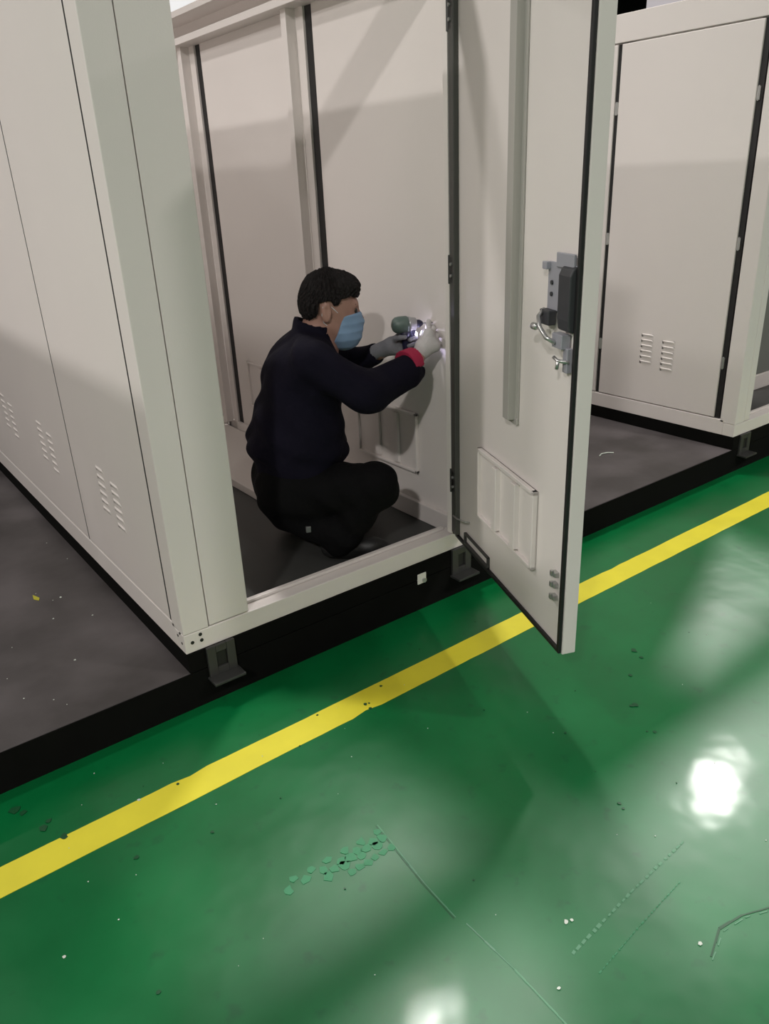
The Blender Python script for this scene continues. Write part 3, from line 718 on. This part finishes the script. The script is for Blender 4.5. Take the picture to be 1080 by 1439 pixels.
# ------------------------------------------------------------ marks on the floor
def flakes(name, m, spots, z, parent, seed=1):
    rr = random.Random(seed); s = MB()
    for (x, y, r) in spots:
        n = rr.randint(5, 8); ph = rr.random() * 6
        s.prism([(x + r * rr.uniform(0.5, 1.1) * math.cos(ph + k * 6.283 / n), y + r * rr.uniform(0.5, 1.1) * math.sin(ph + k * 6.283 / n)) for k in range(n)], z, z + 0.0012)
    return tag(s.build(name, m, parent), kind='stuff')
def ribbon(name, m, pts, wd, z, parent, dash=None, seed=1):
    rr = random.Random(seed); s = MB(); pts = [Vector((*p, 0)) for p in pts]
    seg = []
    for a, b in zip(pts[:-1], pts[1:]):
        L_ = (b - a).length; n = max(1, int(L_ / (dash or 0.03)))
        for i in range(n): seg.append((a.lerp(b, i / n), a.lerp(b, (i + (rr.uniform(0.35, 0.8) if dash else 1.0)) / n)))
    for a, b in seg:
        d = (b - a).normalized(); nn = Vector((-d.y, d.x, 0)) * wd * rr.uniform(0.5, 1.1) * 0.5
        s.prism([tuple((a - nn)[:2]), tuple((b - nn * rr.uniform(0.6, 1))[:2]), tuple((b + nn)[:2]), tuple((a + nn * rr.uniform(0.6, 1))[:2])], z, z + 0.0008)
    return tag(s.build(name, m, parent), kind='stuff')

random.seed(5)
# expansion joint crack, tyre tread print, dotted trolley marks, gouge, chips
ribbon('joint_crack', 'scratch', [(0.169, -0.822), (0.146, -1.05), (0.141, -1.176)], 0.0045, 0.0002, FL, None, 2)
ribbon('joint_crack', 'scratch', [(0.150, -1.205), (0.154, -1.36), (0.149, -1.52), (0.150, -1.9)], 0.005, 0.0002, FL, None, 4)
ribbon('joint_crack_shadow', 'darkstain', [(0.164, -0.822), (0.141, -1.05), (0.136, -1.176)], 0.003, 0.0001, FL, None, 3)
ribbon('trolley_mark', 'scratch', [(0.762, -1.387), (0.537, -1.396), (0.274, -1.416)], 0.009, 0.0002, FL, 0.019, 6)
ribbon('trolley_mark', 'scuff', [(0.643, -1.455), (0.467, -1.467), (0.290, -1.484)], 0.005, 0.0002, FL, 0.012, 7)
ribbon('floor_gouge', 'darkstain', [(0.52, -1.615), (0.60, -1.588), (0.673, -1.602), (0.743, -1.632), (0.9, -1.66)], 0.007, 0.0002, FL, None, 8)
ribbon('floor_gouge', 'scratch', [(0.515, -1.622), (0.60, -1.598), (0.673, -1.610), (0.743, -1.640), (0.9, -1.668)], 0.004, 0.0003, FL, 0.03, 9)
rr = random.Random(12)
tr = []
for k in range(12):
    u_ = k / 11; tr.append((-0.134 + 0.285 * u_, -0.850 - 0.015 * u_ + 0.022 * (k % 2), 0.016)); 
    if k > 3: tr.append((-0.134 + 0.285 * u_, -0.880 + 0.012 * (k % 2), 0.018))
    if k > 5: tr.append((-0.134 + 0.285 * u_, -0.908, 0.015))
flakes('tyre_print', 'scuff', tr, 0.0001, FL, 5)
flakes('paint_chips', 'chip', [(rr.uniform(-0.6, 1.8), rr.uniform(-1.6, -0.08), rr.uniform(0.001, 0.0025)) for _ in range(34)] + [(0.336, -1.352, 0.007), (0.350, -1.358, 0.006), (0.197, -1.451, 0.005), (-0.641, -0.676, 0.006), (-0.315, -0.299, 0.006), (0.53, -1.582, 0.006)], 0.0013, FL, 6)
flakes('dark_stains', 'darkstain', [(1.406, -0.756, 0.014), (1.39, -0.80, 0.010), (1.268, -0.843, 0.010), (1.13, -0.949, 0.008), (1.145, -0.955, 0.012), (1.076, -1.079, 0.009), (1.06, -1.06, 0.006), (-0.616, -0.102, 0.02), (-0.60, -0.13, 0.013), (-0.57, -0.228, 0.016), (-0.55, -0.21, 0.012), (-0.531, -0.300, 0.011), (0.457, -0.368, 0.008), (0.47, -0.372, 0.005), (0.743, -1.196, 0.006), (0.735, -1.215, 0.005), (0.86, -0.9, 0.006), (-0.4, -0.5, 0.008), (-0.2, -0.55, 0.007), (-0.5, -0.9, 0.007)]
    + [(rr.uniform(-0.6, 1.8), rr.uniform(-1.6, -0.08), rr.uniform(0.001, 0.004)) for _ in range(20)], 0.0014, FL, 7)
flakes('tape_wear', 'darkstain', [(-0.531, -0.2965, 0.012), (0.56, -0.320, 0.007), (0.457, -0.397, 0.008), (0.30, -0.31, 0.005), (-0.2, -0.312, 0.006)], 0.0016, FL, 8)
rr = random.Random(21)
flakes('grit', 'chip', [(-0.182, 0.848, 0.006), (-0.127, 0.616, 0.004), (-0.254, 0.692, 0.004), (-0.278, 0.346, 0.006), (2.60, 0.5, 0.003)] + [(rr.uniform(-0.9, -0.05), rr.uniform(0.05, 1.6), rr.uniform(0.001, 0.003)) for _ in range(16)], PZ + 0.0002, pl, 9)
s = MB(); s.prism([(-0.266, 0.945), (-0.272, 0.905), (-0.258, 0.880), (-0.250, 0.900)], PZ + 0.0002, PZ + 0.0022); s.build('yellow_scrap', 'yellowmark', pl)
MB().tube([(2.70, 0.44, PZ + 0.004), (2.735, 0.455, PZ + 0.004), (2.775, 0.445, PZ + 0.004), (2.80, 0.42, PZ + 0.004)], 0.0035, 6).build('white_scrap', 'chip', pl, smooth=True)
